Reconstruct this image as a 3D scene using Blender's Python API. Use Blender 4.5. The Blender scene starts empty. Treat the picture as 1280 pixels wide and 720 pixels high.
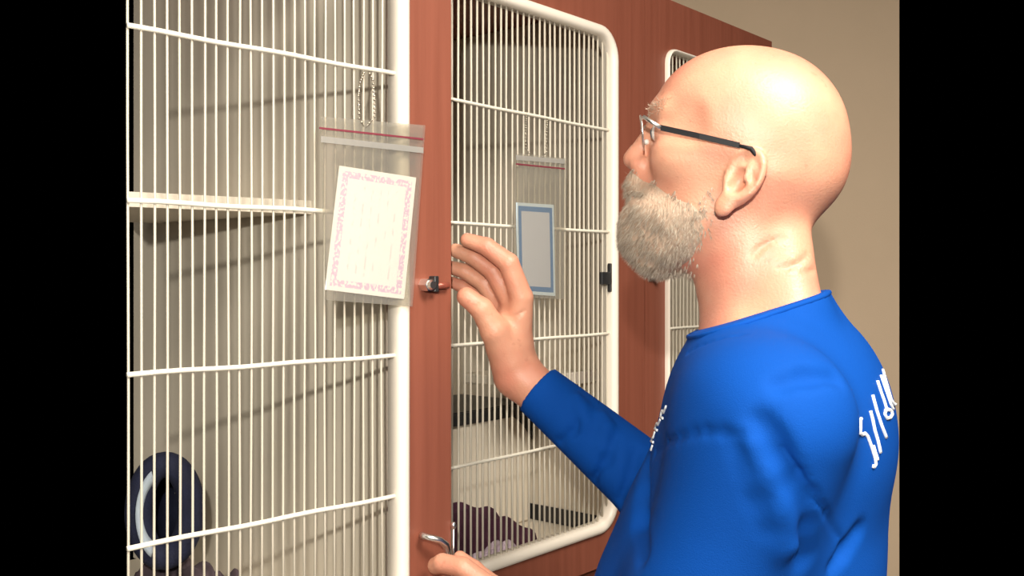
import bpy, math, random
import numpy as np
from mathutils import Vector, Matrix
random.seed(4); rng = np.random.default_rng(4)
S = bpy.context.scene
# ------------------------------------------------------------------ camera
F = 1250.0            # focal length in pixels of the 1280 frame
HY = 345.0            # horizon row
cd = bpy.data.cameras.new('camera'); cam = bpy.data.objects.new('camera', cd)
S.collection.objects.link(cam); S.camera = cam
cd.sensor_width = 36; cd.lens = 36*F/1280; cd.shift_y = -(360-HY)/1280
cam.location = (0, 0, 1.5); cam.rotation_euler = (math.pi/2, 0, 0); cd.clip_start = .02
# ------------------------------------------------------------------ light and exposure
w = bpy.data.worlds.new('world'); S.world = w; w.use_nodes = True
w.node_tree.nodes['Background'].inputs[0].default_value = (0, 0, 0, 1)
S.view_settings.view_transform = 'Standard'; S.view_settings.look = 'None'
S.view_settings.gamma = 1; S.view_settings.use_curve_mapping = False
S.view_settings.exposure = 0.0
def lamp(name, kind, loc, energy, color, size=.1, rot=(0,0,0), sy=None):
    d = bpy.data.lights.new(name, kind); d.energy = energy; d.color = color
    if kind == 'AREA':
        d.size = size
        if sy: d.shape = 'RECTANGLE'; d.size_y = sy
    else: d.shadow_soft_size = size
    o = bpy.data.objects.new(name, d); o.location = loc; o.rotation_euler = rot
    S.collection.objects.link(o); return o
lamp('camera_flash', 'POINT', (-0.04, -0.19, 1.71), 66, (1, .95, .84), .016)
lamp('ceiling_panel_light', 'AREA', (0.8, .05, 2.70), 84, (1, .92, .80), .8, (0, 0, 0), .8)
lamp('front_fill', 'AREA', (-.2, -1.6, 2.2), 17, (1, .93, .82), 2.4, (math.radians(68), 0, math.radians(-12)), 1.6)  # unseen fill added behind the camera to brighten the cage interiors

# ------------------------------------------------------------------ helpers
def link(o, parent=None):
    S.collection.objects.link(o)
    if parent is not None: o.parent = parent
    return o
def tag(o, label=None, cat=None, group=None, kind=None):
    if label: o['label'] = label
    if cat: o['category'] = cat
    if group: o['group'] = group
    if kind: o['kind'] = kind
    return o
def empty(name, loc, label, cat, group=None):
    o = bpy.data.objects.new(name, None); o.empty_display_size = .05
    o.location = loc; link(o); return tag(o, label, cat, group)
class MB:
    def __init__(s): s.v = []; s.f = []
    def add(s, vs, fs):
        n = len(s.v); s.v += [tuple(v) for v in vs]; s.f += [tuple(i+n for i in f) for f in fs]; return s
    def box(s, c, h, R=None, b=0.0):
        """box, centre c, half sizes h, axes R (3 vectors); b = chamfer"""
        R = R or (Vector((1,0,0)), Vector((0,1,0)), Vector((0,0,1)))
        c = Vector(c)
        if b <= 0:
            vs = [c + R[0]*(h[0]*x) + R[1]*(h[1]*y) + R[2]*(h[2]*z) for z in (-1,1) for y in (-1,1) for x in (-1,1)]
            return s.add(vs, [(0,2,3,1),(4,5,7,6),(0,1,5,4),(2,6,7,3),(0,4,6,2),(1,3,7,5)])
        vs = []; idx = {}
        for x in (-1,1):
            for y in (-1,1):
                for z in (-1,1):
                    for k in range(3):
                        q = [h[0]-b, h[1]-b, h[2]-b]; q[k] = h[k]
                        idx[(x,y,z,k)] = len(vs)
                        vs.append(c + R[0]*(q[0]*x) + R[1]*(q[1]*y) + R[2]*(q[2]*z))
        fs = []
        for k in range(3):
            a, d = [i for i in range(3) if i != k]
            for sg in (-1,1):
                q = []
                for (p, r) in ((-1,-1),(1,-1),(1,1),(-1,1)):
                    t = [0,0,0]; t[k] = sg; t[a] = p; t[d] = r; q.append(idx[(t[0],t[1],t[2],k)])
                fs.append(q)
        for k in range(3):
            a, d = [i for i in range(3) if i != k]
            for p in (-1,1):
                for r in (-1,1):
                    t = [0,0,0]; t[a] = p; t[d] = r
                    t1 = list(t); t1[k] = -1; t2 = list(t); t2[k] = 1
                    fs.append([idx[(*t1,a)], idx[(*t2,a)], idx[(*t2,d)], idx[(*t1,d)]])
        for x in (-1,1):
            for y in (-1,1):
                for z in (-1,1): fs.append([idx[(x,y,z,k)] for k in range(3)])
        return s.add(vs, fs)
    def tube(s, pts, r, n=8, closed=False, caps=True):
        pts = [Vector(p) for p in pts]; m = len(pts)
        rs = r if isinstance(r, (list, tuple)) else [r]*m
        def tan(i):
            if closed: return (pts[(i+1) % m]-pts[i-1]).normalized()
            return (pts[min(i+1,m-1)]-pts[max(i-1,0)]).normalized()
        t0 = tan(0); up = Vector((0,0,1)) if abs(t0.z) < .9 else Vector((1,0,0))
        u = t0.cross(up).normalized(); vs = []; fs = []
        for i in range(m):
            t = tan(i); u = (u - t*u.dot(t)).normalized(); q = t.cross(u)
            for k in range(n):
                a = 2*math.pi*k/n; vs.append(pts[i] + (u*math.cos(a)+q*math.sin(a))*rs[i])
        for i in range(m if closed else m-1):
            j = (i+1) % m
            for k in range(n): fs.append((i*n+k, i*n+(k+1) % n, j*n+(k+1) % n, j*n+k))
        if caps and not closed: fs += [tuple(range(n))[::-1], tuple((m-1)*n+k for k in range(n))]
        return s.add(vs, fs)
    def ball(s, c, r, n=10):
        c = Vector(c); vs = []; fs = []
        r = r if isinstance(r, (list, tuple)) else (r, r, r)
        for i in range(n+1):
            th = math.pi*i/n
            for k in range(2*n):
                ph = math.pi*k/n; vs.append(c + Vector((r[0]*math.sin(th)*math.cos(ph), r[1]*math.sin(th)*math.sin(ph), r[2]*math.cos(th))))
        for i in range(n):
            for k in range(2*n): fs.append((i*2*n+k, (i+1)*2*n+k, (i+1)*2*n+(k+1) % (2*n), i*2*n+(k+1) % (2*n)))
        return s.add(vs, fs)
    def build(s, name, mat, parent=None, smooth=False, origin=None):
        me = bpy.data.meshes.new(name)
        og = Vector(origin) if origin is not None else (Vector(parent.matrix_world.translation) if parent else Vector((0,0,0)))
        if parent is not None: og = Vector(parent['_o']) if '_o' in parent else og
        me.from_pydata([tuple(Vector(v)-og) for v in s.v], [], s.f); me.validate()
        import bmesh
        bm = bmesh.new(); bm.from_mesh(me)
        if smooth: bmesh.ops.remove_doubles(bm, verts=bm.verts, dist=1e-6)
        bmesh.ops.recalc_face_normals(bm, faces=bm.faces); bm.to_mesh(me); bm.free()
        if smooth: me.polygons.foreach_set('use_smooth', [True]*len(me.polygons))
        me.materials.append(mat); o = bpy.data.objects.new(name, me); link(o, parent)
        if parent is None: o.location = og
        return o
def thing(name, base, label, cat, group=None):
    o = empty(name, base, label, cat, group); bpy.context.view_layer.update(); return o

def mat(name, col, rough=.6, metal=0., noise=None, bump=None, spec=.5, **kw):
    m = bpy.data.materials.new(name); m.use_nodes = True; nt = m.node_tree; b = nt.nodes['Principled BSDF']
    b.inputs['Base Color'].default_value = (*col, 1); b.inputs['Roughness'].default_value = rough
    b.inputs['Metallic'].default_value = metal; b.inputs['Specular IOR Level'].default_value = spec
    for k, v in kw.items(): b.inputs[k].default_value = v
    tc = nt.nodes.new('ShaderNodeTexCoord')
    def coords(sc):
        mp = nt.nodes.new('ShaderNodeMapping'); mp.inputs['Scale'].default_value = sc
        nt.links.new(tc.outputs['Object'], mp.inputs['Vector']); return mp.outputs['Vector']
    if noise:     # (col2, scale xyz, detail, lo, hi)
        c2, sc, det, lo, hi = noise
        nz = nt.nodes.new('ShaderNodeTexNoise'); nz.inputs['Scale'].default_value = 1; nz.inputs['Detail'].default_value = det
        nt.links.new(coords(sc), nz.inputs['Vector'])
        cr = nt.nodes.new('ShaderNodeValToRGB'); cr.color_ramp.elements[0].position = lo; cr.color_ramp.elements[1].position = hi
        cr.color_ramp.elements[0].color = (*col, 1); cr.color_ramp.elements[1].color = (*c2, 1)
        nt.links.new(nz.outputs['Fac'], cr.inputs['Fac']); nt.links.new(cr.outputs['Color'], b.inputs['Base Color'])
    if bump:      # (scale xyz, detail, distance)
        sc, det, dist = bump
        nz = nt.nodes.new('ShaderNodeTexNoise'); nz.inputs['Scale'].default_value = 1; nz.inputs['Detail'].default_value = det
        nt.links.new(coords(sc), nz.inputs['Vector'])
        bp = nt.nodes.new('ShaderNodeBump'); bp.inputs['Distance'].default_value = dist; bp.inputs['Strength'].default_value = 1
        nt.links.new(nz.outputs['Fac'], bp.inputs['Height']); nt.links.new(bp.outputs['Normal'], b.inputs['Normal'])
    return m
M = dict(
 wood = mat('mahogany_laminate', (.265,.082,.050), .45, noise=((.225,.067,.040), (90,90,3), 4, .35, .7), bump=((140,140,6), 3, .00015)),
 inside = mat('cage_liner', (.76,.68,.56), .55, noise=((.72,.645,.525), (6,6,6), 3, .3, .7)),
 wire = mat('coated_wire', (.60,.545,.45), .38), rod = mat('coated_rod', (.84,.79,.68), .38),
 trim = mat('cream_trim', (.88,.80,.70), .4),
 wall = mat('beige_wall_paint', (.70,.54,.385), .8, noise=((.68,.525,.37), (5,5,5), 4, .3, .7), bump=((300,300,300), 2, .0003)),
 floor = mat('floor_tile', (.35,.32,.28), .5, noise=((.30,.27,.24), (9,9,9), 5, .3, .7)),
 ceil = mat('ceiling_tile', (.7,.68,.63), .9, noise=((.64,.62,.58), (40,40,40), 5, .3, .7)),
 chrome = mat('chrome', (.86,.84,.82), .30, 1.0),
 dark = mat('black_plastic', (.02,.02,.022), .4),
 copper = mat('reddish_pin', (.33,.09,.06), .35, .4),
 navy = mat('navy_plush', (.004,.006,.024), .85, noise=((.006,.009,.036), (60,60,60), 4, .3, .7), bump=((400,400,400), 3, .0008)),
 palenavy = mat('pale_blue_lining', (.40,.47,.52), .8, noise=((.33,.38,.46), (50,50,50), 4, .3, .7)),
 maroon = mat('maroon_fleece', (.045,.009,.024), .9, noise=((.075,.02,.042), (50,50,50), 4, .3, .7), bump=((300,300,300), 3, .001)),
 lav = mat('lavender_towel', (.42,.32,.40), .9, noise=((.55,.44,.5), (70,70,70), 4, .3, .7), bump=((350,350,350), 3, .001)),
 white = mat('white_plastic', (.72,.70,.65), .4),
 cloth = mat('royal_blue_cotton', (.0028,.062,.33), .8, noise=((.0028,.054,.285), (7,7,7), 4, .3, .75), bump=((900,900,900), 2, .0003), spec=.08),
 print_ = mat('white_print', (.85,.88,.92), .7),
 denim = mat('denim', (.03,.045,.09), .85, noise=((.045,.06,.12), (200,200,200), 3, .3, .7)),
 shoe = mat('shoe_leather', (.03,.025,.022), .5),
 glassblack = mat('black_frame', (.012,.012,.014), .55, spec=.2),
 eye = mat('eye_white', (.75,.70,.66), .15),
)
def skin_mat():
    m = bpy.data.materials.new('skin'); m.use_nodes = True; nt = m.node_tree; b = nt.nodes['Principled BSDF']
    tc = nt.nodes.new('ShaderNodeTexCoord')
    def nz(scale, det, lo, hi, c1, c2):
        n = nt.nodes.new('ShaderNodeTexNoise'); n.inputs['Scale'].default_value = scale; n.inputs['Detail'].default_value = det
        nt.links.new(tc.outputs['Object'], n.inputs['Vector'])
        r = nt.nodes.new('ShaderNodeValToRGB'); r.color_ramp.elements[0].position = lo; r.color_ramp.elements[1].position = hi
        r.color_ramp.elements[0].color = c1; r.color_ramp.elements[1].color = c2
        nt.links.new(n.outputs['Fac'], r.inputs['Fac']); return n, r
    n1, r1 = nz(14, 3, .35, .68, (.66,.33,.215,1), (.60,.23,.155,1))
    n2, r2 = nz(90, 3, .66, .74, (0,0,0,1), (.35,.35,.35,1))
    mx = nt.nodes.new('ShaderNodeMix'); mx.data_type = 'RGBA'
    nt.links.new(r2.outputs['Color'], mx.inputs['Factor']); nt.links.new(r1.outputs['Color'], mx.inputs['A']); mx.inputs['B'].default_value = (.42,.15,.09,1)
    nt.links.new(mx.outputs['Result'], b.inputs['Base Color'])
    b.inputs['Roughness'].default_value = .42; b.inputs['Specular IOR Level'].default_value = .45
    b.inputs['Subsurface Weight'].default_value = .12; b.inputs['Subsurface Radius'].default_value = (.012,.005,.003); b.inputs['Subsurface Scale'].default_value = .6
    n3 = nt.nodes.new('ShaderNodeTexNoise'); n3.inputs['Scale'].default_value = 420; n3.inputs['Detail'].default_value = 3
    nt.links.new(tc.outputs['Object'], n3.inputs['Vector'])
    bp = nt.nodes.new('ShaderNodeBump'); bp.inputs['Distance'].default_value = .0004; nt.links.new(n3.outputs['Fac'], bp.inputs['Height'])
    nt.links.new(bp.outputs['Normal'], b.inputs['Normal']); return m
M['skin'] = skin_mat()
def clear_mat(name, tint, refl=.10, haze=.10):
    """thin transparent plastic or glass: mostly see-through, some sheen, slight milkiness"""
    m = bpy.data.materials.new(name); m.use_nodes = True; nt = m.node_tree; nt.nodes.clear()
    out = nt.nodes.new('ShaderNodeOutputMaterial'); tr = nt.nodes.new('ShaderNodeBsdfTransparent'); tr.inputs[0].default_value = (*tint, 1)
    gl = nt.nodes.new('ShaderNodeBsdfGlossy'); gl.inputs['Roughness'].default_value = .18; gl.inputs['Color'].default_value = (1,1,1,1)
    df = nt.nodes.new('ShaderNodeBsdfDiffuse'); df.inputs['Color'].default_value = (.62,.60,.57,1)
    a = nt.nodes.new('ShaderNodeMixShader'); a.inputs[0].default_value = refl; b = nt.nodes.new('ShaderNodeMixShader'); b.inputs[0].default_value = haze
    nt.links.new(tr.outputs[0], a.inputs[1]); nt.links.new(gl.outputs[0], a.inputs[2]); nt.links.new(a.outputs[0], b.inputs[1]); nt.links.new(df.outputs[0], b.inputs[2])
    nt.links.new(b.outputs[0], out.inputs[0]); return m
M['bag'] = clear_mat('clear_zip_bag_film', (.94,.93,.90), .05, .09)
M['lens'] = clear_mat('spectacle_lens', (.93,.94,.95), .12, .03)

# planes of the place: cabinet front and the ajar door
def ray(px, py): return Vector(((px-640)/F, 1.0, -(py-HY)/F))
CAMP = Vector((0,0,1.5)); Z = Vector((0,0,1))
class Plane:
    def __init__(s, vpx, px, Y):
        t = math.atan((vpx-640)/F); s.u = Vector((math.sin(t), math.cos(t), 0)); s.n = Vector((s.u.y, -s.u.x, 0))
        s.o = Vector(((px-640)/F*Y, Y, 0)); s.R = (s.u, s.n, Z)
    def __call__(s, a, z, d=0): return s.o + s.u*a + s.n*d + Z*z      # along, height, out into the room
    def hit(s, px, py, d=0):
        r = ray(px, py); p0 = s.o + s.n*d; k = (p0-CAMP).dot(s.n)/r.dot(s.n); p = CAMP + r*k
        return (p-p0).dot(s.u), p.z
C = Plane(1680, 566, 1.383)      # cabinet front
D = Plane(1895, 566, 1.273)      # left door, standing slightly open
D2 = .648                        # depth of the cages
ZB, ZT = 1.035, 2.005

# ------------------------------------------------------------------ room
o = MB().box((.3, 1.2, -.02), (1.6, 1.9, .02)).build('floor', M['floor']); tag(o, kind='structure')
o = MB().box((.3, 1.2, 2.77), (1.6, 1.9, .02)).build('ceiling', M['ceil']); tag(o, kind='structure')
o = MB().box((.06, 2.95, 1.375), (1.063, .05, 1.375)).build('wall_back', M['wall']); tag(o, kind='structure')
# ------------------------------------------------------------------ cabinet bank
S_D1 = -.1            # divider centre lines
S_D2 = .494; S_END = 1.004; S_L = -.425
cab = thing('cage_cabinet', C(.3, 0, -.3), 'tall mahogany laminate cat cage cabinet with cream lined compartments', 'cabinet')
cab['_o'] = tuple(cab.location)
def panel(name, a0, a1, z0, z1, d0, d1, m, b=.0008):
    return MB().box(C((a0+a1)/2, (z0+z1)/2, (d0+d1)/2), ((a1-a0)/2, (d1-d0)/2, (z1-z0)/2), C.R, b).build(name, m, cab)
FR = -.019            # doors are 18 mm thick, so the carcass starts behind them
panel('top_panel', S_L, S_END, ZT-.022, ZT, -D2, FR, M['wood'])
panel('end_panel', S_END-.018, S_END, .08, ZT-.0225, -D2, FR, M['wood'])
panel('base_panel', S_L, S_END-.0185, .08, ZB-.0185, -.04, -.02, M['wood'])
panel('plinth', S_L, S_END, 0, .0795, -D2+.02, -.06, M['dark'])
panel('floor_panel', S_D1-.0085, S_END-.0185, ZB-.018, ZB, -D2, FR, M['inside'])
def slab(name, pts, z0, z1, m, parent):
    n = len(pts); vs = [C(a, z0, d) for a, d in pts]+[C(a, z1, d) for a, d in pts]
    return MB().add(vs, [tuple(range(n))[::-1], tuple(range(n, 2*n))]+[(i, (i+1) % n, n+(i+1) % n, n+i) for i in range(n)]).build(name, m, parent)
def left_end(d): return C.hit(160.5, 400, d)[0]      # where the modelled part of the left cage ends
slab('floor_panel', [(S_D1-.009, FR), (S_D1-.009, -.58), (left_end(-.58), -.58), (left_end(FR), FR)], ZB-.018, ZB, M['inside'], cab)
for s, nm in ((S_D1, 'divider_panel'), (S_D2, 'divider_panel')):
    panel(nm, s-.008, s+.008, ZB+.0005, ZT-.0225, -D2, FR, M['inside'])
panel('rail_shade_strip', S_D2-.0115, S_D2-.0083, ZB+.0005, ZB+.030, -.42, FR-.004, M['dark'])  # black strip standing in for the bottom rail's shadow on the divider
panel('end_liner', S_END-.0245, S_END-.0185, ZB+.0005, ZT-.0225, -D2, FR, M['inside'])
panel('back_panel', S_D1+.0085, S_D2-.0085, ZB+.0005, ZT-.0225, -D2, -D2+.008, M['inside'])
panel('back_panel', S_D2+.0085, S_END-.025, ZB+.0005, ZT-.0225, -D2, -D2+.008, M['inside'])

# ------------------------------------------------------------------ doors with wire grilles
def rrect(a0, a1, z0, z1, r, n=8):
    pts = []
    for (ca, cz, t0) in ((a1-r, z1-r, 0), (a0+r, z1-r, 90), (a0+r, z0+r, 180), (a1-r, z0+r, 270)):
        for i in range(n+1):
            t = math.radians(t0+90*i/n); pts.append((ca+r*math.cos(t), cz+r*math.sin(t)))
    return pts
def door(P, a0, a1, z0, z1, o0, o1, oz0, oz1, rods, wires, R, name, label, open_left=False, wave=0, wr=.00125, tw=1.):
    inner = rrect(o0, o1, oz0, oz1, R); m = len(inner)
    # outer loop matched to the inner loop, pushed out to the rectangle
    ca, cz = (o0+o1)/2, (oz0+oz1)/2; outer = []
    q = m//4
    for i, (a, z) in enumerate(inner):
        k = i//q; f = (i % q)/(q-1)
        if k == 0: p = (a1, oz1-R+(z1-oz1+R)*min(1, 2*f)) if f <= .5 else (a1-(a1-o1+R)*(2*f-1), z1)
        elif k == 1: p = (a0+(o0-a0+R)*(1-2*f), z1) if f <= .5 else (a0, z1-(z1-oz1+R)*(2*f-1))
        elif k == 2: p = (a0, oz0+R-(oz0-z0+R)*2*f) if f <= .5 else (a0+(o0-a0+R)*(2*f-1), z0)
        else: p = (a1-(a1-o1+R)*(1-2*f), z0) if f <= .5 else (a1, z0+(oz0-z0+R)*(2*f-1))
        outer.append(p)
    mb = MB(); vs = []
    for dd in (0, -.018):
        vs += [P(a, z, dd) for a, z in inner] + [P(a, z, dd) for a, z in outer]
    fs = []
    for i in range(m):
        j = (i+1) % m
        fs.append((i, j, m+j, m+i)); fs.append((2*m+i, 3*m+i, 3*m+j, 2*m+j))
        fs.append((i, 2*m+i, 2*m+j, j)); fs.append((m+i, m+j, 3*m+j, 3*m+i))
    root = mb.add(vs, fs).build(name, M['wood'], cab); root['_o'] = cab['_o']; root['label'] = label
    # cream moulding round the opening: a flat rounded profile swept round the loop
    prof = [(.000,.002),(.002,.0065),(.007,.009),(.012,.009),(.0165,.0065),(.018,.001),(.018,-.016),(.014,-.019),(.000,-.019)]
    vs = []; fs = []; np_ = len(prof)
    for i in range(m):
        pa = inner[i-1]; pb = inner[(i+1) % m]
        t = Vector((pb[0]-pa[0], pb[1]-pa[1])).normalized(); nn = Vector((-t.y, t.x))    # inward
        for (q1, q2) in prof: vs.append(P(inner[i][0]+nn.x*(q1*tw-.001), inner[i][1]+nn.y*(q1*tw-.001), q2))
    for i in range(m):
        j = (i+1) % m
        for k in range(np_): fs.append((i*np_+k, j*np_+k, j*np_+(k+1) % np_, i*np_+(k+1) % np_))
    MB().add(vs, fs).build('cream_moulding', M['trim'], root, True)
    def zr(a):   # height range of the opening at position a
        e = max(0, (o0+R)-a, a-(o1-R)); e = min(e, R)
        k = R-math.sqrt(max(0, R*R-e*e)); return oz0+k+.006, oz1-k-.006
    for a in wires:
        zlo, zhi = zr(a); n = 7
        ph = rng.uniform(0, 6); am = wave*rng.uniform(.2, 1)
        pts = [P(a+am*math.sin(ph+i*1.1), zlo+(zhi-zlo)*i/(n-1), -.006+am*math.cos(ph+i)) for i in range(n)]
        MB().tube(pts, wr, 8).build('vertical_wire', M['wire'], root, True)
    for z in rods:
        n = 12; pts = [P(o0+.004+(o1-o0-.008)*i/(n-1), z+wave*.5*math.sin(i*1.3+z*40), -.0035) for i in range(n)]
        MB().tube(pts, .0024, 10).build('cross_rod', M['rod'], root, True)
    return root
rodz = (1.2335, 1.4035, 1.5740, 1.7450)
# left door, standing ajar
def left_door():
    P = D; a0, a1 = -.4275, -.003; o1 = -.0745
    z0, z1 = ZB-.02, ZT-.03; oz0, oz1 = 1.10, 1.93; R = .035; n = 8
    arc_t = [(o1-R+R*math.cos(math.radians(90*i/n)), oz1-R+R*math.sin(math.radians(90*i/n))) for i in range(n+1)]
    arc_b = [(o1-R+R*math.cos(math.radians(-90+90*i/n)), oz0+R+R*math.sin(math.radians(-90+90*i/n))) for i in range(n+1)]
    path = [(a0, oz0)] + arc_b + arc_t + [(a0, oz1)]
    out = [(a0, z0)] + [(o1-R+(a1-o1+R)*min(1, 2*i/n), z0) if i <= n/2 else (a1, z0+(oz0-z0+R)*(2*i/n-1)) for i in range(n+1)] \
        + [(a1, oz1-R+(z1-oz1+R)*min(1, 2*i/n)) if i <= n/2 else (a1-(a1-o1+R)*(2*i/n-1), z1) for i in range(n+1)] + [(a0, z1)]
    m = len(path); vs = []; fs = []
    for dd in (0, -.018): vs += [P(a, z, dd) for a, z in path] + [P(a, z, dd) for a, z in out]
    for i in range(m-1):
        j = i+1
        fs += [(i, j, m+j, m+i), (2*m+i, 3*m+i, 3*m+j, 2*m+j), (i, 2*m+i, 2*m+j, j), (m+i, m+j, 3*m+j, 3*m+i)]
    fs += [(0, m, 3*m, 2*m), (m-1, 2*m-1, 4*m-1, 3*m-1)]
    root = MB().add(vs, fs).build('cage_door', M['wood'], cab); root['_o'] = cab['_o']; root['label'] = 'door standing ajar'
    prof = [(.000,.002),(.002,.0065),(.007,.009),(.012,.009),(.0165,.0065),(.018,.001),(.018,-.016),(.014,-.019),(.000,-.019)]
    vs = []; fs = []; k_ = len(prof)
    for i in range(m):
        pa = path[max(i-1, 0)]; pb = path[min(i+1, m-1)]
        t = Vector((pb[0]-pa[0], pb[1]-pa[1])).normalized(); nn = Vector((-t.y, t.x))
        for (q1, q2) in prof: vs.append(P(path[i][0]+nn.x*(q1-.001), path[i][1]+nn.y*(q1-.001), q2))
    for i in range(m-1):
        for k in range(k_): fs.append((i*k_+k, (i+1)*k_+k, (i+1)*k_+(k+1) % k_, i*k_+(k+1) % k_))
    MB().add(vs, fs).build('cream_moulding', M['trim'], root, True)
    for k in range(24):
        a = -.4195+.01352*k; ph = rng.uniform(0, 6); am = .0008*rng.uniform(.2, 1); nn = 7
        pts = [P(a+am*math.sin(ph+i*1.1), oz0+.006+(oz1-oz0-.012)*i/(nn-1), -.006+am*math.cos(ph+i)) for i in range(nn)]
        MB().tube(pts, .00140, 8).build('vertical_wire', M['wire'], root, True)
    for z in rodz:
        pts = [P(a0+.006+(o1-.004-a0-.006)*i/11, z+.0006*math.sin(i*1.3+z*40), -.0035) for i in range(12)]
        MB().tube(pts, .0027, 10).build('cross_rod', M['rod'], root, True)
    return root
dl = left_door()
dm = door(C, S_D1+.002, S_D2-.0015, ZB-.018, ZT, -.026, .403, 1.074, 1.915, rodz, [-.0085+.0131*k for k in range(31)], .052,
     'cage_door', 'closed middle door', wave=.0006, wr=.0017)
dr = door(C, S_D2+.0015, S_END-.001, ZB-.018, ZT, .563, .93, 1.083, 1.915, rodz, [.573+.0131*k for k in range(27)], .03,
     'cage_door', 'farthest door', wave=.0006, wr=.0016, tw=.3)

# latch hardware on the doors
def latch_parts():
    a, z = D.hit(537, 356)
    R = D.R
    m = MB(); m.tube([D(a-.010, z, .0), D(a-.010, z, .014)], .0085, 6); m.tube([D(a-.010, z, .014), D(a-.010, z, .019)], [.0065,.005], 12)
    m.build('chrome_bolt_head', M['chrome'], dl)['label'] = 'chrome latch head'
    m = MB(); m.box(D(a+.002, z+.001, .006), (.0035, .006, .010), R, .001)
    m.build('latch_body', M['dark'], dl)
    m = MB(); m.tube([D(a+.005, z-.001, .007), D(a+.025, z-.001, .006), D(a+.027, z-.001, .005)], [.0042,.0042,.002], 10)
    m.build('latch_pin', M['copper'], dl, True)
    # lever handle
    a, z = D.hit(531, 671, .01)
    pts = [D.hit(531,670,.006), D.hit(533,671,.018), D.hit(542,673,.024), D.hit(551,676,.026), D.hit(558,682,.027), D.hit(560,690,.027), D.hit(559,697,.026)]
    ds = [.0, .014, .022, .025, .026, .026, .025]
    m = MB(); m.tube([D(p[0], p[1], q) for p, q in zip(pts, ds)], [.0042,.0042,.004,.0042,.0048,.0044,.003], 12)
    m.ball(D(pts[-1][0], pts[-1][1], .025), .0035, 6)
    m.build('lever_handle', M['chrome'], dl, True)['label'] = 'curved chrome lever'
    p0 = D.hit(567, 656); p1 = D.hit(566.5, 697)
    m = MB(); m.tube([D(-.0015, p0[1], .003), D(-.0015, p1[1]-.03, .003)], .0016, 8); m.ball(D(-.0015, p0[1], .003), (.0035,.0035,.005), 8)
    m.build('latch_rod', M['chrome'], dl, True)
latch_parts()
a, z = C.hit(753, 347, -.02)
m = MB(); m.box(C(a-.004, z, .000), (.006, .003, .024), C.R, .001); m.box(C(a-.020, z-.001, .000), (.014, .003, .0105), C.R, .001)
m.build('black_catch', M['dark'], dm)['label'] = 'black catch inside the grille'
a, z = C.hit(820, 344, .01)
m = MB(); m.box(C(a, z, .005), (.012, .005, .006), C.R, .001); m.tube([C(a+.004, z, .006), C(a+.004, z, .02)], .005, 10)
m.build('catch', M['rod'], dr)

# ------------------------------------------------------------------ inside the cages
def ledge(a0, a1, z, d0, d1, t, label):
    r = thing('shelf', C((a0+a1)/2, z, (d0+d1)/2), label, 'shelf'); r['_o'] = tuple(r.location)
    MB().box(C((a0+a1)/2, z, (d0+d1)/2), ((a1-a0)/2, (d1-d0)/2, t/2), C.R, .003).build('shelf_board', M['inside'], r)
    MB().box(C((a0+a1)/2, z+.001, d1+.0025), ((a1-a0)/2, .0025, t/2+.002), C.R, .001).build('front_lip', M['trim'], r)
    return r
r = thing('shelf', C(-.2, 1.60, -.3), 'cream shelf high inside the left cage', 'shelf'); r['_o'] = tuple(r.location)
slab('shelf_board', [(S_D1-.009, -.175), (S_D1-.009, -.58), (left_end(-.58), -.58), (left_end(-.23), -.23)], 1.588, 1.604, M['inside'], r)
slab('front_lip', [(S_D1-.009, -.170), (S_D1-.009, -.1745), (left_end(-.2295), -.2295), (left_end(-.225), -.225)], 1.587, 1.606, M['inside'], r)
ledge(.30, S_D2-.0085, 1.318, -.26, -.10, .018, 'cream shelf inside the middle cage, behind the raised forearm')

# navy round tunnel bed in the left cage
cx = CAMP + ray(206, 637)*1.36
r = thing('cat_bed', (cx.x, cx.y, 1.10), 'round navy plush cat bed standing on edge in the left cage', 'pet bed'); r['_o'] = tuple(r.location)
ax = Vector((.22, -.97, .03)).normalized(); e1 = ax.cross(Z).normalized(); e2 = e1.cross(ax)
RA, RB = .034, .062
ctr = Vector((cx.x, cx.y, 1.10+RB+.019))
ring = [ctr + e1*(RA*math.cos(t)) + e2*(RB*math.sin(t)) for t in [2*math.pi*i/40 for i in range(40)]]
MB().tube(ring, .018, 14, True).build('padded_rim', M['navy'], r, True)
vs = []; fs = []
for j, (k, dd) in enumerate(((1, 0), (1.1, -.03), (1.05, -.07), (.8, -.11), (.4, -.128), (.02, -.132))):
    for i in range(40):
        t = 2*math.pi*i/40; vs.append(ctr + e1*(RA*k*math.cos(t)) + e2*(RB*k*math.sin(t)) + ax*dd)
for j in range(5):
    for i in range(40): fs.append((j*40+i, j*40+(i+1) % 40, (j+1)*40+(i+1) % 40, (j+1)*40+i))
MB().add(vs, fs).build('bed_pouch', M['navy'], r, True)
vs = []; fs = []
for i in range(17):
    t = math.pi*(-.36+.72*i/16)
    for (k, dd) in ((1.02, .022), (.86, .021), (.70, .012)): vs.append(ctr + e1*(RA*k*math.cos(t)) + e2*(RB*k*math.sin(t)) + ax*dd)
for i in range(16):
    for j in range(2): fs.append((i*3+j, i*3+j+1, i*3+j+4, i*3+j+3))
ob = MB().add(vs, fs).build('lining', M['palenavy'], r, True); ob['label'] = 'pale blue lining crescent'
sm = ob.modifiers.new('s', 'SOLIDIFY'); sm.thickness = .003

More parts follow.
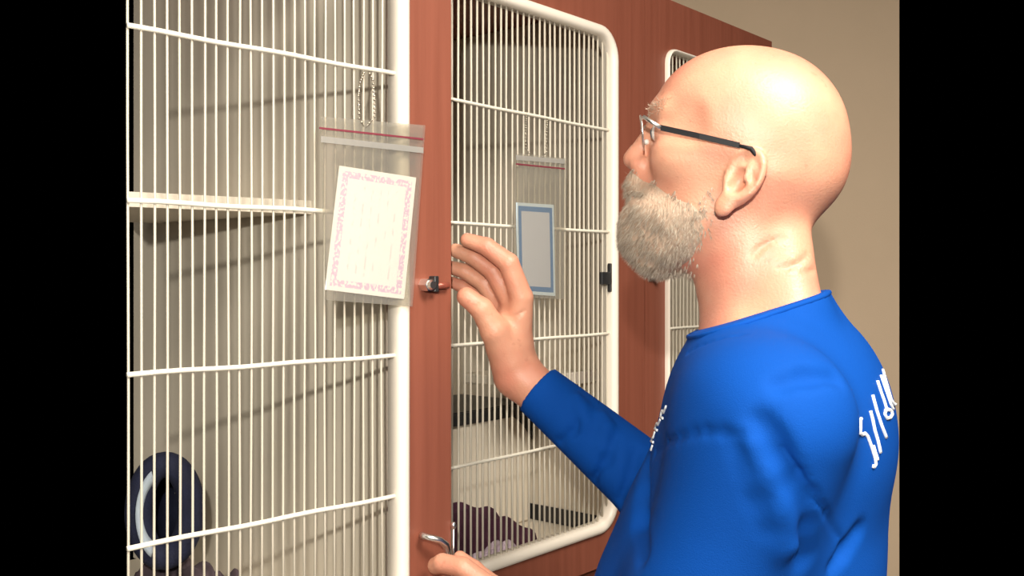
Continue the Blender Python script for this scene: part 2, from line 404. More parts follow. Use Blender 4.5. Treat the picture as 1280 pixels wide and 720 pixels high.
def blanket(name, a0, a1, d0, d1, z0, hgt, m, label, seed, cat='blanket', zf=None):
    r_ = np.random.default_rng(seed); n1, n2 = 44, 30; vs = []; fs = []
    ph = r_.uniform(0, 6, 8)
    for i in range(n1+1):
        for j in range(n2+1):
            u, v = i/n1, j/n2; a = a0+(a1-a0)*u; d = d0+(d1-d0)*v
            e = min(1, 6*min(u, 1-u, v, 1-v)); e = math.sqrt(max(0, 1-(1-e)**2))
            hh = hgt(u, v)*e*(1+.16*math.sin(9*u+ph[0]+3*v)+.12*math.sin(14*v+ph[1]-5*u)+.08*math.sin(25*u+ph[2]+17*v))
            vs.append(C(a+.006*math.sin(11*v+ph[3]), z0+.001+hh, d+.006*math.sin(9*u+ph[4])))
    k = len(vs)
    for v in list(vs): vs.append(Vector((v.x, v.y, z0+.0005)))
    for i in range(n1):
        for j in range(n2):
            q = i*(n2+1)+j; fs.append((q, q+1, q+n2+2, q+n2+1)); fs.append((k+q, k+q+n2+1, k+q+n2+2, k+q+1))
    edge = [(i, 0) for i in range(n1)]+[(n1, j) for j in range(n2)]+[(n1-i, n2) for i in range(n1)]+[(0, n2-j) for j in range(n2)]
    edge = [i*(n2+1)+j for i, j in edge]
    for i in range(len(edge)): p, q = edge[i], edge[(i+1) % len(edge)]; fs.append((p, q, k+q, k+p))
    return tag(MB().add(vs, fs).build(name, m, None, True, C((a0+a1)/2, z0, (d0+d1)/2)), label, cat)
blanket('blanket', -.06, C.hit(664, 680, -.12)[0], -.22, -.105, ZB, lambda u, v: .085-.028*u, M['maroon'], 'crumpled dark maroon fleece blanket on the floor of the middle cage', 3)
blanket('towel', -.06, C.hit(655, 700, -.05)[0], -.095, -.026, ZB, lambda u, v: .040, M['lav'], 'lavender towel folded at the front of the middle cage floor', 5, 'towel')

blanket('folded_blanket', left_end(-.38), -.20, -.37, -.20, ZB, lambda u, v: .058, mat('grey_violet_fleece', (.05,.035,.045), .9, noise=((.09,.06,.07), (50,50,50), 4, .3, .7)), 'folded grey violet blanket under the navy bed in the left cage', 8)
# cream hiding box with a dark rim and cover strap in the middle cage
def den():
    a1 = C.hit(664, 600, -.24)[0]; a0 = -.085; z0 = ZB+.001; z1 = C.hit(640, 507, -.24)[1]
    r = thing('hiding_box', C((a0+a1)/2, z0, -.30), 'cream hiding box with a black top edge at the left of the middle cage', 'box'); r['_o'] = tuple(r.location)
    MB().box(C((a0+a1)/2, (z0+z1)/2-.003, -.33), ((a1-a0)/2, .09, (z1-z0)/2-.003), C.R, .004).build('box_body', M['inside'], r)
    m = MB(); h = .021
    m.box(C((a0+a1)/2-.012, z1-h/2+.001, -.236), ((a1-a0)/2-.014, .0035, h/2), C.R, .001)
    m.box(C((a0+a1)/2, z1+.0005, -.33), ((a1-a0)/2+.002, .092, .0022), C.R, .001); m.build('black_rim', M['dark'], r)
    # the strap curves from the rim down to the right-hand corner
    n = 14; vs = []; fs = []
    for i in range(n+1):
        t = i/n; xx = a1-.075+.074*t; top = z1-.002; low = z1-.018-.052*t*t
        zt_ = top-.030*max(0, t-.35)**2*0
        for d in (-.2385, -.2335): vs += [C(xx, zt_, d), C(xx, low, d)]
    for i in range(n):
        q = i*4; fs += [(q, q+4, q+5, q+1), (q+2, q+3, q+7, q+6), (q, q+2, q+6, q+4), (q+1, q+5, q+7, q+3)]
    fs += [(0, 1, 3, 2), (n*4, n*4+2, n*4+3, n*4+1)]
    m = MB(); m.add(vs, fs).build('strap', M['dark'], r)
den()

# ------------------------------------------------------------------ papers in zip bags
def paper_mat(name, base, border, inner, bw, margin, speck, strokes):
    m = bpy.data.materials.new(name); m.use_nodes = True; nt = m.node_tree; b = nt.nodes['Principled BSDF']; b.inputs['Roughness'].default_value = .6
    uv = nt.nodes.new('ShaderNodeUVMap'); sp = nt.nodes.new('ShaderNodeSeparateXYZ'); nt.links.new(uv.outputs[0], sp.inputs[0])
    def mth(op, a, c=None, d=None):
        n = nt.nodes.new('ShaderNodeMath'); n.operation = op
        for i, x in enumerate((a, c, d)):
            if x is None: continue
            if isinstance(x, (int, float)): n.inputs[i].default_value = x
            else: nt.links.new(x, n.inputs[i])
        return n.outputs[0]
    u, v = sp.outputs[0], sp.outputs[1]
    asp = .72
    du = mth('MULTIPLY', mth('MINIMUM', u, mth('SUBTRACT', 1, u)), asp); dv = mth('MINIMUM', v, mth('SUBTRACT', 1, v)); e = mth('MINIMUM', du, dv)
    inb = mth('MULTIPLY', mth('GREATER_THAN', e, margin), mth('LESS_THAN', e, margin+bw)); inn = mth('GREATER_THAN', e, margin+bw)
    nz = nt.nodes.new('ShaderNodeTexNoise'); nz.inputs['Scale'].default_value = 34; nz.inputs['Detail'].default_value = 3; nt.links.new(uv.outputs[0], nz.inputs['Vector'])
    if speck: inb = mth('MULTIPLY', inb, mth('MULTIPLY', mth('GREATER_THAN', nz.outputs['Fac'], .47), .8))
    def mix(f, a, c):
        x = nt.nodes.new('ShaderNodeMix'); x.data_type = 'RGBA'; nt.links.new(f, x.inputs['Factor'])
        for k, y in (('A', a), ('B', c)):
            if isinstance(y, tuple): x.inputs[k].default_value = (*y, 1)
            else: nt.links.new(y, x.inputs[k])
        return x.outputs['Result']
    c0 = mix(inn, base, inner); c1 = mix(inb, c0, border)
    # faint columns of print
    col = mth('GREATER_THAN', mth('SINE', mth('MULTIPLY', u, strokes)), .82)
    mp = nt.nodes.new('ShaderNodeMapping'); mp.inputs['Scale'].default_value = (strokes/6.28*2, 14, 1); nt.links.new(uv.outputs[0], mp.inputs['Vector'])
    n2 = nt.nodes.new('ShaderNodeTexNoise'); n2.inputs['Scale'].default_value = 1; nt.links.new(mp.outputs[0], n2.inputs['Vector'])
    txt = mth('MULTIPLY', mth('MULTIPLY', col, mth('GREATER_THAN', n2.outputs['Fac'], .52)), mth('MULTIPLY', mth('GREATER_THAN', e, margin+bw+.05), .35))
    c2 = mix(txt, c1, (.45,.40,.50)); nt.links.new(c2, b.inputs['Base Color']); return m
M['pinkpaper'] = paper_mat('pink_bordered_paper', (.96,.93,.93), (.70,.46,.74), (.96,.91,.94), .055, .035, True, 60.)
M['bluepaper'] = paper_mat('blue_bordered_paper', (.58,.68,.76), (.045,.16,.38), (.50,.51,.57), .055, .035, False, 45.)
M['red_zip'] = mat('red_zip_line', (.20,.03,.05), .5)
M['zip'] = clear_mat('zip_strip', (.75,.74,.72), .06, .35)
M['brass'] = mat('bead_chain_metal', (.55,.50,.42), .3, 1.)
def quadmesh(name, P, cs, d, mt, parent, thick, bulge=0, n=8, shear=None):
    """sheet between four corners given as (along, height), at distance d in front of plane P, with real thickness"""
    vs = []; fs = []; uvs = []
    for k, th in enumerate((0, thick)):
        for i in range(n+1):
            for j in range(n+1):
                u, v = i/n, j/n
                a = (cs[0][0]*(1-u)+cs[1][0]*u)*(1-v) + (cs[3][0]*(1-u)+cs[2][0]*u)*v
                z = (cs[0][1]*(1-u)+cs[1][1]*u)*(1-v) + (cs[3][1]*(1-u)+cs[2][1]*u)*v
                bb = bulge*math.sin(math.pi*u)*math.sin(math.pi*v)
                vs.append(P(a, z, d+th+bb)); uvs.append((u, v))
    N = (n+1)*(n+1)
    for i in range(n):
        for j in range(n):
            q = i*(n+1)+j; fs += [(q, q+1, q+n+2, q+n+1), (N+q, N+q+n+1, N+q+n+2, N+q+1)]
    ed = [i*(n+1) for i in range(n)]+[n*(n+1)+j for j in range(n)]+[(n-i)*(n+1)+n for i in range(n)]+[n-j for j in range(n)]
    for i in range(len(ed)): p, q = ed[i], ed[(i+1) % len(ed)]; fs.append((p, N+p, N+q, q))
    o = MB().add(vs, fs).build(name, mt, parent)
    l = o.data.uv_layers.new(name='UVMap')
    for lp in o.data.loops: l.data[lp.index].uv = uvs[lp.vertex_index]
    return o
def bead_chain(P, pts, parent, r=.0016):
    m = MB(); 
    for i in range(len(pts)-1):
        a, b = Vector(pts[i]), Vector(pts[i+1]); L = (b-a).length; k = max(1, int(L/.0048))
        for j in range(k): m.ball(a.lerp(b, j/k), r, 5)
    m.tube(pts, .0005, 5); return m.build('bead_chain', M['brass'], parent, True)
def zip_bag(P, off, bag, paper, zipy, pm, chains, label):
    H = lambda p, e=0: P.hit(p[0], p[1], off+e)
    c = [H(p) for p in bag]; root = thing('zip_bag', P(sum(x[0] for x in c)/4, c[0][1], off), label, 'plastic bag', 'zip bags hanging on the grilles'); root['_o'] = tuple(root.location)
    quadmesh('bag_film', P, c, off, M['bag'], root, .0004, .0)
    quadmesh('bag_film', P, c, off+.0038, M['bag'], root, .0004, .0025)
    z0, z1, z2, z3 = [H(p, .005) for p in zipy]
    def strip(p, q, t, mt, nm):
        quadmesh(nm, P, [(p[0], p[1]-t), (q[0], q[1]-t), (q[0], q[1]+t), (p[0], p[1]+t)], off+.0048, mt, root, .0008, 0, 4)
    strip(z0, z1, .0011, M['red_zip'], 'zip_line'); strip(z2, z3, .0035, M['zip'], 'zip_strip')
    for ch in chains: bead_chain(P, [P(*P.hit(x, y, q), q) for x, y, q in ch], root)
    pc = [H(p, .002) for p in paper]; 
    po = quadmesh('printed_paper', P, pc, off+.0018, pm, None, .0005, .0005)
    return root, po
# corner order: bottom-left, bottom-right, top-right, top-left
r, po = zip_bag(D, .012, [(406,375),(513,383),(529,157),(400,146)], [(406,362),(505,374),(520,222),(424,207)], [(399,160),(529,174),(401,174),(529,188)], M['pinkpaper'],
   [[(455,91,.003),(450,103,.012),(448,120,.016),(449,148,.015),(455,158,.018)], [(462,92,.003),(466,100,.010),(468,125,.016),(468,146,.017),(458,158,.018)]],
   'clear zip bag hanging over the left door frame, with a pink bordered paper')
tag(po, 'white paper with mottled pink and purple border inside the left zip bag', 'paper')
r, po = zip_bag(C, .012, [(643,371),(704,374),(706,198),(645,192)], [(647,367),(694,370),(692,256),(645,253)], [(645,205),(706,211),(645,197),(706,202)], M['bluepaper'],
   [[(658,143,.003),(657,160,.014),(657,185,.016),(664,194,.017)], [(684,148,.003),(683,165,.014),(683,190,.016),(678,196,.017)]],
   'clear zip bag hanging on the middle grille, with a blue bordered paper')
tag(po, 'pale paper with blue border inside the zip bag on the middle grille', 'paper')

# ------------------------------------------------------------------ implicit surfaces (for the man)
def V(*a): return np.array(a, dtype=float)
def ell(c, r, R=None):
    c = np.asarray(c, float); r = np.asarray(r, float); R = np.eye(3) if R is None else np.asarray(R, float)   # rows of R = axes
    def f(p):
        q = (p-c) @ R.T; k0 = np.linalg.norm(q/r, axis=1); k1 = np.linalg.norm(q/(r*r), axis=1)
        return k0*(k0-1)/np.maximum(k1, 1e-9)
    return f, c, r.max()
def cone(a, b, ra, rb, clip=None):
    a = np.asarray(a, float); b = np.asarray(b, float); ba = b-a; l2 = ba @ ba; L = math.sqrt(l2)
    def f(p):
        pa = p-a; h = np.clip((pa @ ba)/l2, 0, 1); d = np.linalg.norm(pa-h[:, None]*ba, axis=1)-(ra+(rb-ra)*h)
        if clip is not None: d = np.maximum(d, (pa @ ba)/L - L*clip)
        return d
    return f, (a+b)/2, L/2+max(ra, rb)
def torus(c, R, rad, thick, sq=1.0):
    c = np.asarray(c, float); R = np.asarray(R, float)      # rows: in-plane x, in-plane y, normal
    def f(p):
        q = (p-c) @ R.T; x = q[:, 0]/sq; y = q[:, 1]
        return np.sqrt((np.sqrt(x*x+y*y)-rad)**2+q[:, 2]**2)-thick
    return f, c, rad*max(1, sq)+thick
def smin(a, b, k):
    h = np.clip(.5+.5*(b-a)/k, 0, 1); return b*(1-h)+a*h-k*h*(1-h)
def field(ops):
    def ev(p, sel=None):
        d = np.full(len(p), 1.0)
        for i, (op, (f, c, r), k) in enumerate(ops):
            if sel is not None and not sel[i]: continue
            if op == 'add': d = smin(d, f(p), k)
            elif op == 'sub': d = -smin(-d, f(p), k)
            elif op == 'int': d = -smin(-d, -f(p), k)
        return d
    ev.ops = ops; return ev
def surface_nets(ev, lo, hi, h, post=None):
    B = 8; lo = np.asarray(lo, float); hi = np.asarray(hi, float)
    nb = np.ceil((hi-lo)/(B*h)).astype(int)
    g = np.stack(np.meshgrid(*[np.arange(n) for n in nb], indexing='ij'), -1).reshape(-1, 3)
    cen = lo+(g+.5)*B*h
    d = np.concatenate([ev(c) if post is None else post(c, ev(c)) for c in np.array_split(cen, max(1, len(cen)//60000))])
    keep = g[np.abs(d) < B*h*1.25+.006]
    order = np.lexsort((keep[:, 0]//4, keep[:, 1]//4, keep[:, 2]//4)); keep = keep[order]
    cg = np.stack(np.meshgrid(*[np.arange(B+1)]*3, indexing='ij'), -1).reshape(-1, 3)
    NX = nb*B+4
    def key(c): return (c[..., 0]*NX[1]+c[..., 1])*NX[2]+c[..., 2]
    keys = []; verts = []; quads = []
    for ch in np.array_split(keep, max(1, len(keep)//48)):
        idx = ch[:, None, :]*B+cg[None]; p = lo+idx.reshape(-1, 3)*h
        sel = None
        if ev.ops is not None:
            blo, bhi = p.min(0), p.max(0)
            sel = [True if op == 'int' else np.linalg.norm(np.maximum(0, np.maximum(blo-c, c-bhi))) < r+.07 for op, (f, c, r), k in ev.ops]
        v = ev(p, sel)
        if post is not None: v = post(p, v)
        v = v.reshape(len(ch), B+1, B+1, B+1); base = ch*B
        s = v < 0
        corners = [(x, y, z) for x in (0,1) for y in (0,1) for z in (0,1)]
        acc = np.zeros((len(ch), B, B, B, 3)); cnt = np.zeros((len(ch), B, B, B))
        for ax in range(3):
            o1, o2 = [i for i in range(3) if i != ax]
            for u in (0,1):
                for w_ in (0,1):
                    c0 = [0,0,0]; c0[o1] = u; c0[o2] = w_; c1 = list(c0); c1[ax] = 1
                    A = v[:, c0[0]:c0[0]+B, c0[1]:c0[1]+B, c0[2]:c0[2]+B]; Bv = v[:, c1[0]:c1[0]+B, c1[1]:c1[1]+B, c1[2]:c1[2]+B]
                    cr = (A < 0) != (Bv < 0); t = np.where(cr, A/np.where(cr, A-Bv, 1), 0)
                    for i in range(3): acc[..., i] += np.where(cr, c0[i]+(t if i == ax else 0), 0)
                    cnt += cr
        has = np.argwhere(cnt > 0); cell = base[has[:, 0]]+has[:, 1:]
        pos = acc[tuple(has.T)]/cnt[tuple(has.T)][:, None]
        keys.append(key(cell+1)); verts.append(lo+(cell+pos)*h)
        for ax in range(3):
            o1, o2 = [i for i in range(3) if i != ax]
            sl = [slice(0, B)]*3; sl2 = list(sl); sl2[ax] = slice(1, B+1)
            A = s[(slice(None), *sl)]; Bs = s[(slice(None), *sl2)]
            e = np.argwhere(A != Bs); c = base[e[:, 0]]+e[:, 1:]+1
            d1 = np.zeros(3, int); d1[o1] = 1; d2 = np.zeros(3, int); d2[o2] = 1
            q = np.stack([key(c), key(c-d1), key(c-d1-d2), key(c-d2)], 1)
            fl = A[tuple(e.T)] ^ (ax == 1); q[fl] = q[fl][:, ::-1]
            quads.append(q)
    keys = np.concatenate(keys); verts = np.concatenate(verts); quads = np.concatenate(quads)
    uk, ui = np.unique(keys, return_index=True); verts = verts[ui]
    j = np.searchsorted(uk, quads); j = np.minimum(j, len(uk)-1); ok = (uk[j] == quads).all(1)
    return verts, j[ok]
def np_obj(name, verts, quads, mt, parent, og):
    me = bpy.data.meshes.new(name); me.from_pydata((verts-np.array(og)).tolist(), [], quads.tolist())
    me.polygons.foreach_set('use_smooth', [True]*len(me.polygons)); me.materials.append(mt)
    me.update(); o = bpy.data.objects.new(name, me); return link(o, parent)

# ------------------------------------------------------------------ the man
AH = math.radians(14)
hf = V(-math.cos(AH), math.sin(AH), 0); hl = V(-math.sin(AH), -math.cos(AH), 0); hz = V(0,0,1)
HC = V(290/F*1.01, 1.01, 1.5+145/F*1.01)
HR = np.stack([hf, hl, hz])
def hw(a, h, l=0): return HC+hf*a*.001+hl*l*.001+hz*h*.001       # head frame in millimetres
def hpx(px, py, l=0):
    """where the line of sight to a photo point meets the plane l mm to the left of the middle of the head"""
    p0 = HC+hl*l*.001; r = np.array(ray(px, py)); o = np.array(CAMP); k = ((p0-o) @ hl)/(r @ hl); q = o+r*k-HC
    return (q @ hf)*1000, (q @ hz)*1000
def hell(a, h, l, ra, rh, rl, tilt=0, yaw=0):
    t = math.radians(tilt); y = math.radians(yaw)
    X = hf*math.cos(t)+hz*math.sin(t); Zz = -hf*math.sin(t)+hz*math.cos(t); L = hl
    X2 = X*math.cos(y)+L*math.sin(y); L2 = -X*math.sin(y)+L*math.cos(y)
    return ell(hw(a, h, l), (ra*.001, rl*.001, rh*.001), np.stack([X2, L2, Zz]))
def hcone(a, b, ra, rb): return cone(hw(*a), hw(*b), ra*.001, rb*.001)
def P3(px, py, Y): return np.array(CAMP+ray(px, py)*Y)

ops = []
add = lambda p, k=.012: ops.append(('add', p, k)); sub = lambda p, k=.006: ops.append(('sub', p, k))
# torso and limbs below the clothes
AB = math.radians(25); bf = V(-math.cos(AB), math.sin(AB), 0); bl = V(-math.sin(AB), -math.cos(AB), 0); BR = np.stack([bf, bl, hz])
BC = V(.258, 1.0, 0)
def bw(a, l, z): return BC+bf*a+bl*l+hz*z
def torso(add, g):
    add(ell(bw(-.004, 0, 1.330), (.109+g, .172+g, .160+g), BR), .03)
    add(ell(bw(.034, 0, 1.12), (.148+g, .168+g, .22+g), BR), .06)
    add(cone(bw(-.006, -.135, 1.380), bw(-.006, .135, 1.380), .062+g, .062+g), .04)
    add(cone(bw(-.01, -.10, 1.385), bw(.0, 0, 1.435), .052+g, .050+g), .03)
    add(cone(bw(-.01, .10, 1.385), bw(.0, 0, 1.435), .052+g, .050+g), .03)
    add(ell(bw(-.046, 0, 1.345), (.066+g, .125+g, .10+g), BR), .03)
LS, LE, LW = V(.222, .842, 1.378), V(.135, .925, 1.105), P3(668, 772, 1.165)
RS, RE, RW = V(.322, 1.135, 1.372), P3(843, 632, 1.225), P3(647, 468, 1.295)
torso(add, -.016)
add(cone(LS, LE, .048, .040), .03); add(cone(LE, LW, .040, .028), .015)
add(cone(RS, RE, .048, .040), .03); add(cone(RE, RW, .040, .0285), .015)
# legs
add(ell(V(.27, 1.0, .95), (.13, .16, .12), BR), .05)
HIPL, HIPR = bw(0, .09, .90), bw(0, -.09, .90)
KNL, KNR = bw(.02, .10, .50), bw(.02, -.10, .50); ANL, ANR = bw(-.01, .11, .09), bw(-.01, -.11, .09)
for a, b, c in ((HIPL, KNL, ANL), (HIPR, KNR, ANR)):
    add(cone(a, b, .078, .052), .04); add(cone(b, c, .052, .034), .02); add(cone(c+V(0,0,-.045), c+bf*.14+V(0,0,-.052), .030, .024), .02)
# neck
add(hcone((-8,-30,0), (-7,-110,0), 53, 50), .02); add(hcone((-7,-110,0), (-20,-190,0), 50, 62), .03)
add(hcone((-36,-66,18), (-44,-150,44), 22, 30), .02); add(hcone((-36,-66,-18), (-44,-150,-44), 22, 30), .02)   # trapezius
add(hcone((-28,-22,52), (26,-168,16), 12, 9), .014); add(hcone((-28,-22,-52), (26,-168,-16), 12, 9), .014)    # neck muscles
# skull
add(hell(-9, 18, 0, 93, 94, 75), .02); add(hell(22, 44, 0, 68, 62, 64), .025); add(hell(-53, -10, 0, 40, 42, 54), .025)
add(hell(44, -12, 0, 50, 62, 60), .02)
add(hell(34, -62, 0, 58, 50, 55), .02); add(hell(76, -66, 0, 34, 42, 36), .022)
add(hell(86, -82, 0, 20, 20, 22), .014)
for s in (1, -1):
    add(hell(62, 2, 40*s, 27, 20, 20, -10), .016)                              # cheekbone
    add(hcone((85, 51, 12*s), (74, 48, 38*s), 7, 6), .016)                   # brow
    sub(hell(96, 27, 32*s, 15, 13, 17), .010)                                  # eye socket
    add(hell(74, 26, 31*s, 14.5, 14, 17), .006)                                # eyelids and eye
    add(hell(103, -3, 11*s, 11, 8, 7), .005)                                   # nostril wing
    sub(hell(106, -9, 6*s, 4.5, 4, 3.2), .003)
    sub(hell(66, 30, 73*s, 26, 26, 12), .014)                                  # temple hollow
add(hcone((90, 36, 0), (106, 13, 0), 8, 9), .009); add(hell(111, 5, 0, 12, 10.5, 11, -25), .006)
add(hcone((96,-22,0), (98,-34,0), 18, 16), .012); add(hcone((108,-40,-14), (108,-40,14), 6, 6), .005); add(hcone((106,-49,-10), (106,-49,10), 6.5, 6.5), .005)
# ears
for s in (1, -1):
    t = math.radians(-28)
    e_up = hz*math.cos(t)+hf*math.sin(t); e_fw = hf*math.cos(t)-hz*math.sin(t); nrm = hl*s
    y = math.radians(24); e_f2 = e_fw*math.cos(y)-nrm*math.sin(y); n2 = nrm*math.cos(y)+e_fw*math.sin(y)     # ear stands off the head at the back
    ca, ch = hpx(925, 229, 76); ec = hw(ca-1, ch+1, 76*s)
    ER = np.stack([e_f2, e_up, n2])
    add(ell(ec+e_up*.004-n2*.003, (.017, .029, .0075), ER), .004)
    add(torus(ec+e_up*.007, np.stack([e_f2, e_up, n2]), .0235, .0042, .70), .003)
    add(ell(ec-e_up*.025+e_f2*.004, (.010, .013, .0055), ER), .005)
    sub(ell(ec+e_up*.000+e_f2*.002+n2*.006, (.0092, .0135, .0120), ER), .0025)
    sub(cone(ec+e_up*.020+e_f2*.006+n2*.005, ec+e_up*.006-e_f2*.011+n2*.004, .0034, .0034), .0025)
    add(ell(ec+e_f2*.0125-e_up*.004+n2*.001, (.0035, .006, .004), ER), .003)
    add(cone(ec+e_up*.004-e_f2*.004+n2*.003, ec+e_up*.016-e_f2*.001+n2*.0025, .0028, .0024), .003)
# right hand (raised, palm to the door), joints: photo column, row, distance
def chain(js, k=.004, first=None):
    pts = [P3(x, y, Y) for x, y, Y, r in js]; rs = [j[3] for j in js]
    for i in range(len(js)-1): add(cone(pts[i], pts[i+1], rs[i], rs[i+1]), (first or k) if i == 0 else k)
RFING = [
 [(647,426,1.288,.0185),(652,372,1.278,.0150),(636,329,1.272,.0132),(608,308,1.276,.0115),(584,300,1.280,.0092)],
 [(640,430,1.298,.017),(640,380,1.294,.0145),(617,339,1.295,.0128),(592,321,1.298,.0112),(569,313,1.302,.0092)],
 [(634,432,1.308,.016),(629,390,1.309,.0135),(605,354,1.312,.0118),(581,339,1.316,.0104),(559,333,1.320,.0086)],
 [(628,432,1.316,.015),(618,398,1.322,.0120),(597,369,1.327,.0102),(578,358,1.331,.0090),(562,352,1.334,.0076)]]
add(cone(RW, P3(639,432,1.298), .0300, .0285), .012)
for j in RFING:
    chain(j, .0022, .010)
chain([(636,446,1.285,.024),(619,414,1.270,.0185),(602,386,1.264,.0142),(583,371,1.264,.0125)], .004, .012)
add(cone(P3(628,430,1.286), P3(634,402,1.292), .018, .013), .012)
# left hand (closing on the lever)
LFING = [
 [(640,762,1.175,.015),(612,733,1.185,.0125),(578,709,1.195,.0122),(553,704,1.205,.0115),(545,707,1.215,.0105)],
 [(640,775,1.185,.015),(606,752,1.200,.0125),(574,732,1.215,.0110),(556,730,1.222,.0098),(549,742,1.222,.0085)],
 [(642,788,1.195,.014),(608,772,1.215,.0120),(580,755,1.227,.0105),(564,755,1.230,.0095),(560,768,1.228,.0082)],
 [(646,800,1.20,.013),(614,792,1.225,.0105),(592,780,1.232,.0095),(580,780,1.233,.0085),(578,790,1.230,.0075)]]
add(cone(LW, P3(645,778,1.18), .026, .024), .012)
for j in LFING: chain(j, .0022, .010)
chain([(655,765,1.19,.018),(620,736,1.205,.0135),(592,712,1.212,.0110),(575,697,1.216,.0085)], .004, .012)
def march(ev, px, py, start=.6):
    r = np.array(ray(px, py)); r /= np.linalg.norm(r); t = start; o = np.array(CAMP)
    for _ in range(120):
        d = ev((o+r*t)[None])[0]
        if d < 2e-4: return o+r*t
        t += max(d*.7, 2e-4)
        if t > 2.5: return None
    return o+r*t
# fine creases at the back of the neck
pre = field(list(ops))
for pts, rr in (([(942,319),(949,311),(958,305),(968,300),(979,298)], .0011), ([(973,335),(984,334),(994,331),(1003,326),(1010,318)], .0014), ([(1003,339),(1012,339),(1019,337)], .0012)):
    hp = [march(pre, *p) for p in pts]
    for a, b in zip(hp[:-1], hp[1:]): sub(cone(a, b, rr, rr), .0045)
for pts, rr in (([(622,396),(630,401),(642,397),(656,388)], .0009), ([(640,425),(652,434),(662,446)], .0010), ([(588,385),(596,379)], .0007)):   # creases of the raised hand
    hp = [h for h in (march(pre, *p) for p in pts) if h is not None]
    for a, b in zip(hp[:-1], hp[1:]):
        if np.linalg.norm(a-b) < .03: sub(cone(a, b, rr, rr), .003)
body_f = field(ops)

man = thing('person', (.27, 1.0, 0), 'bald bearded man in a blue long sleeved shirt reaching towards the middle cage', 'person'); man['_o'] = (.27, 1.0, 0)
OG = (.27, 1.0, 0)
# body is one continuous surface
bv, bq = surface_nets(body_f, (-.13, .70, -.005), (.50, 1.42, 1.76), .0026)
body = np_obj('body', bv, bq, M['skin'], man, OG)
# sharper head: nothing extra, the same field at the same spacing

def nail(j1, j2, side, r):
    a, b = P3(*j1), P3(*j2); d = (b-a)/np.linalg.norm(b-a); n_ = np.array(side, float); n_ -= d*(n_ @ d); n_ /= np.linalg.norm(n_); c = b-d*.002+n_*r*.80
    w_ = np.cross(d, n_); m = MB(); vs = []; fs = []
    for i in range(9):
        for k in range(13):
            u = (i/8-.5)*2; t = (k/12-.5)*2; vs.append(Vector(c+d*(.0062*u*math.sqrt(1-.3*t*t))+w_*(.0052*t)+n_*(.0016*(1-t*t)*(1-.3*u*u)-.0004)))
    for i in range(8):
        for k in range(12): q = i*13+k; fs.append((q, q+1, q+14, q+13))
    o = m.add(vs, fs).build('fingernail', M['nail'], man, True); sm = o.modifiers.new('s', 'SOLIDIFY'); sm.thickness = .0006
M['nail'] = mat('fingernail', (.72,.45,.36), .25)
nail((608,308,1.276), (584,300,1.280), (.5,.1,1), .0098)
nail((578,709,1.195), (547,707,1.215), (-.2,-.35,1), .0112)

# ---- shirt
sops = []; sadd = lambda p, k=.012: sops.append(('add', p, k)); ssub = lambda p, k=.006: sops.append(('sub', p, k))
torso(sadd, 0)
def mid(a, b, t): return a+(b-a)*t
sadd(cone(LS, LE, .0665, .0655), .03); sadd(cone(LE, LW, .056, .036, 1.0), .02)
sadd(cone(RS, RE, .066, .056), .035)
cuff = P3(672, 487, 1.287); sadd(cone(RE, cuff, .052, .0345, 1.0), .02)
for (p, q, Y, r1, r2) in (((770,560),(732,574),1.235,.012,.008), ((742,525),(716,540),1.25,.008,.005), ((800,590),(770,620),1.215,.012,.008)):   # soft rolls of cloth on the raised forearm
    pass
sadd(cone(hw(-9,-118,0), hw(-19,-178,0), .0545, .064), .022)
for q in (1, -1):
    sadd(hcone((-36,-80,18*q), (-46,-152,46*q), 25, 34), .02)
sadd(hcone((-38,-110,0), (-48,-165,0), 30, 38), .02)
shirt_raw = field(sops)
# the collar: everything above a tilted plane round the neck is cut away
ca1, ch1 = hpx(879, 410); ca2, ch2 = hpx(1029, 363)
q1 = hw(ca1, ch1); q2 = hw(ca2, ch2); dn = np.cross(hl, (q1-q2)); dn /= np.linalg.norm(dn); dn = dn if dn[2] > 0 else -dn
def grad(ev, p):
    e = .001; return np.array([(ev((p+d)[None])-ev((p-d)[None]))[0] for d in np.eye(3)*e])/(2*e)
# cloth folds: soft grooves laid on the shirt surface, from points seen in the photo
grooves = [
 ([(818,566),(832,553),(849,546),(866,541),(882,539),(905,541),(929,545),(948,546)], .0045, .006),
 ([(952,532),(962,553),(972,575),(984,602),(996,632),(1003,664),(1006,700)], .010, .018),
 ([(976,560),(996,588),(1014,614),(1032,642),(1050,672)], .0035, .006),
 ([(925,560),(940,590),(955,625),(966,660)], .008, .016),
 ([(1075,665),(1055,690),(1040,708)], .008, .012),
 ([(806,578),(802,610),(800,650),(802,690)], .010, .016),
 ([(975,480),(1010,470),(1045,472)], .006, .014),
 ([(700,552),(716,540),(728,520)], .005, .010), ([(742,600),(757,575),(764,548)], .006, .012), ([(775,625),(790,590),(795,565)], .006, .012),
 ([(835,470),(860,440),(895,425),(930,418)], .0022, .004)]
for pts, rad, k in grooves:
    hp = [march(shirt_raw, *p) for p in pts]; hp = [h for h in hp if h is not None]
    for a, b in zip(hp[:-1], hp[1:]):
        if np.linalg.norm(a-b) < .09:
            ssub(cone(a, b, rad*.55, rad*.55), k)
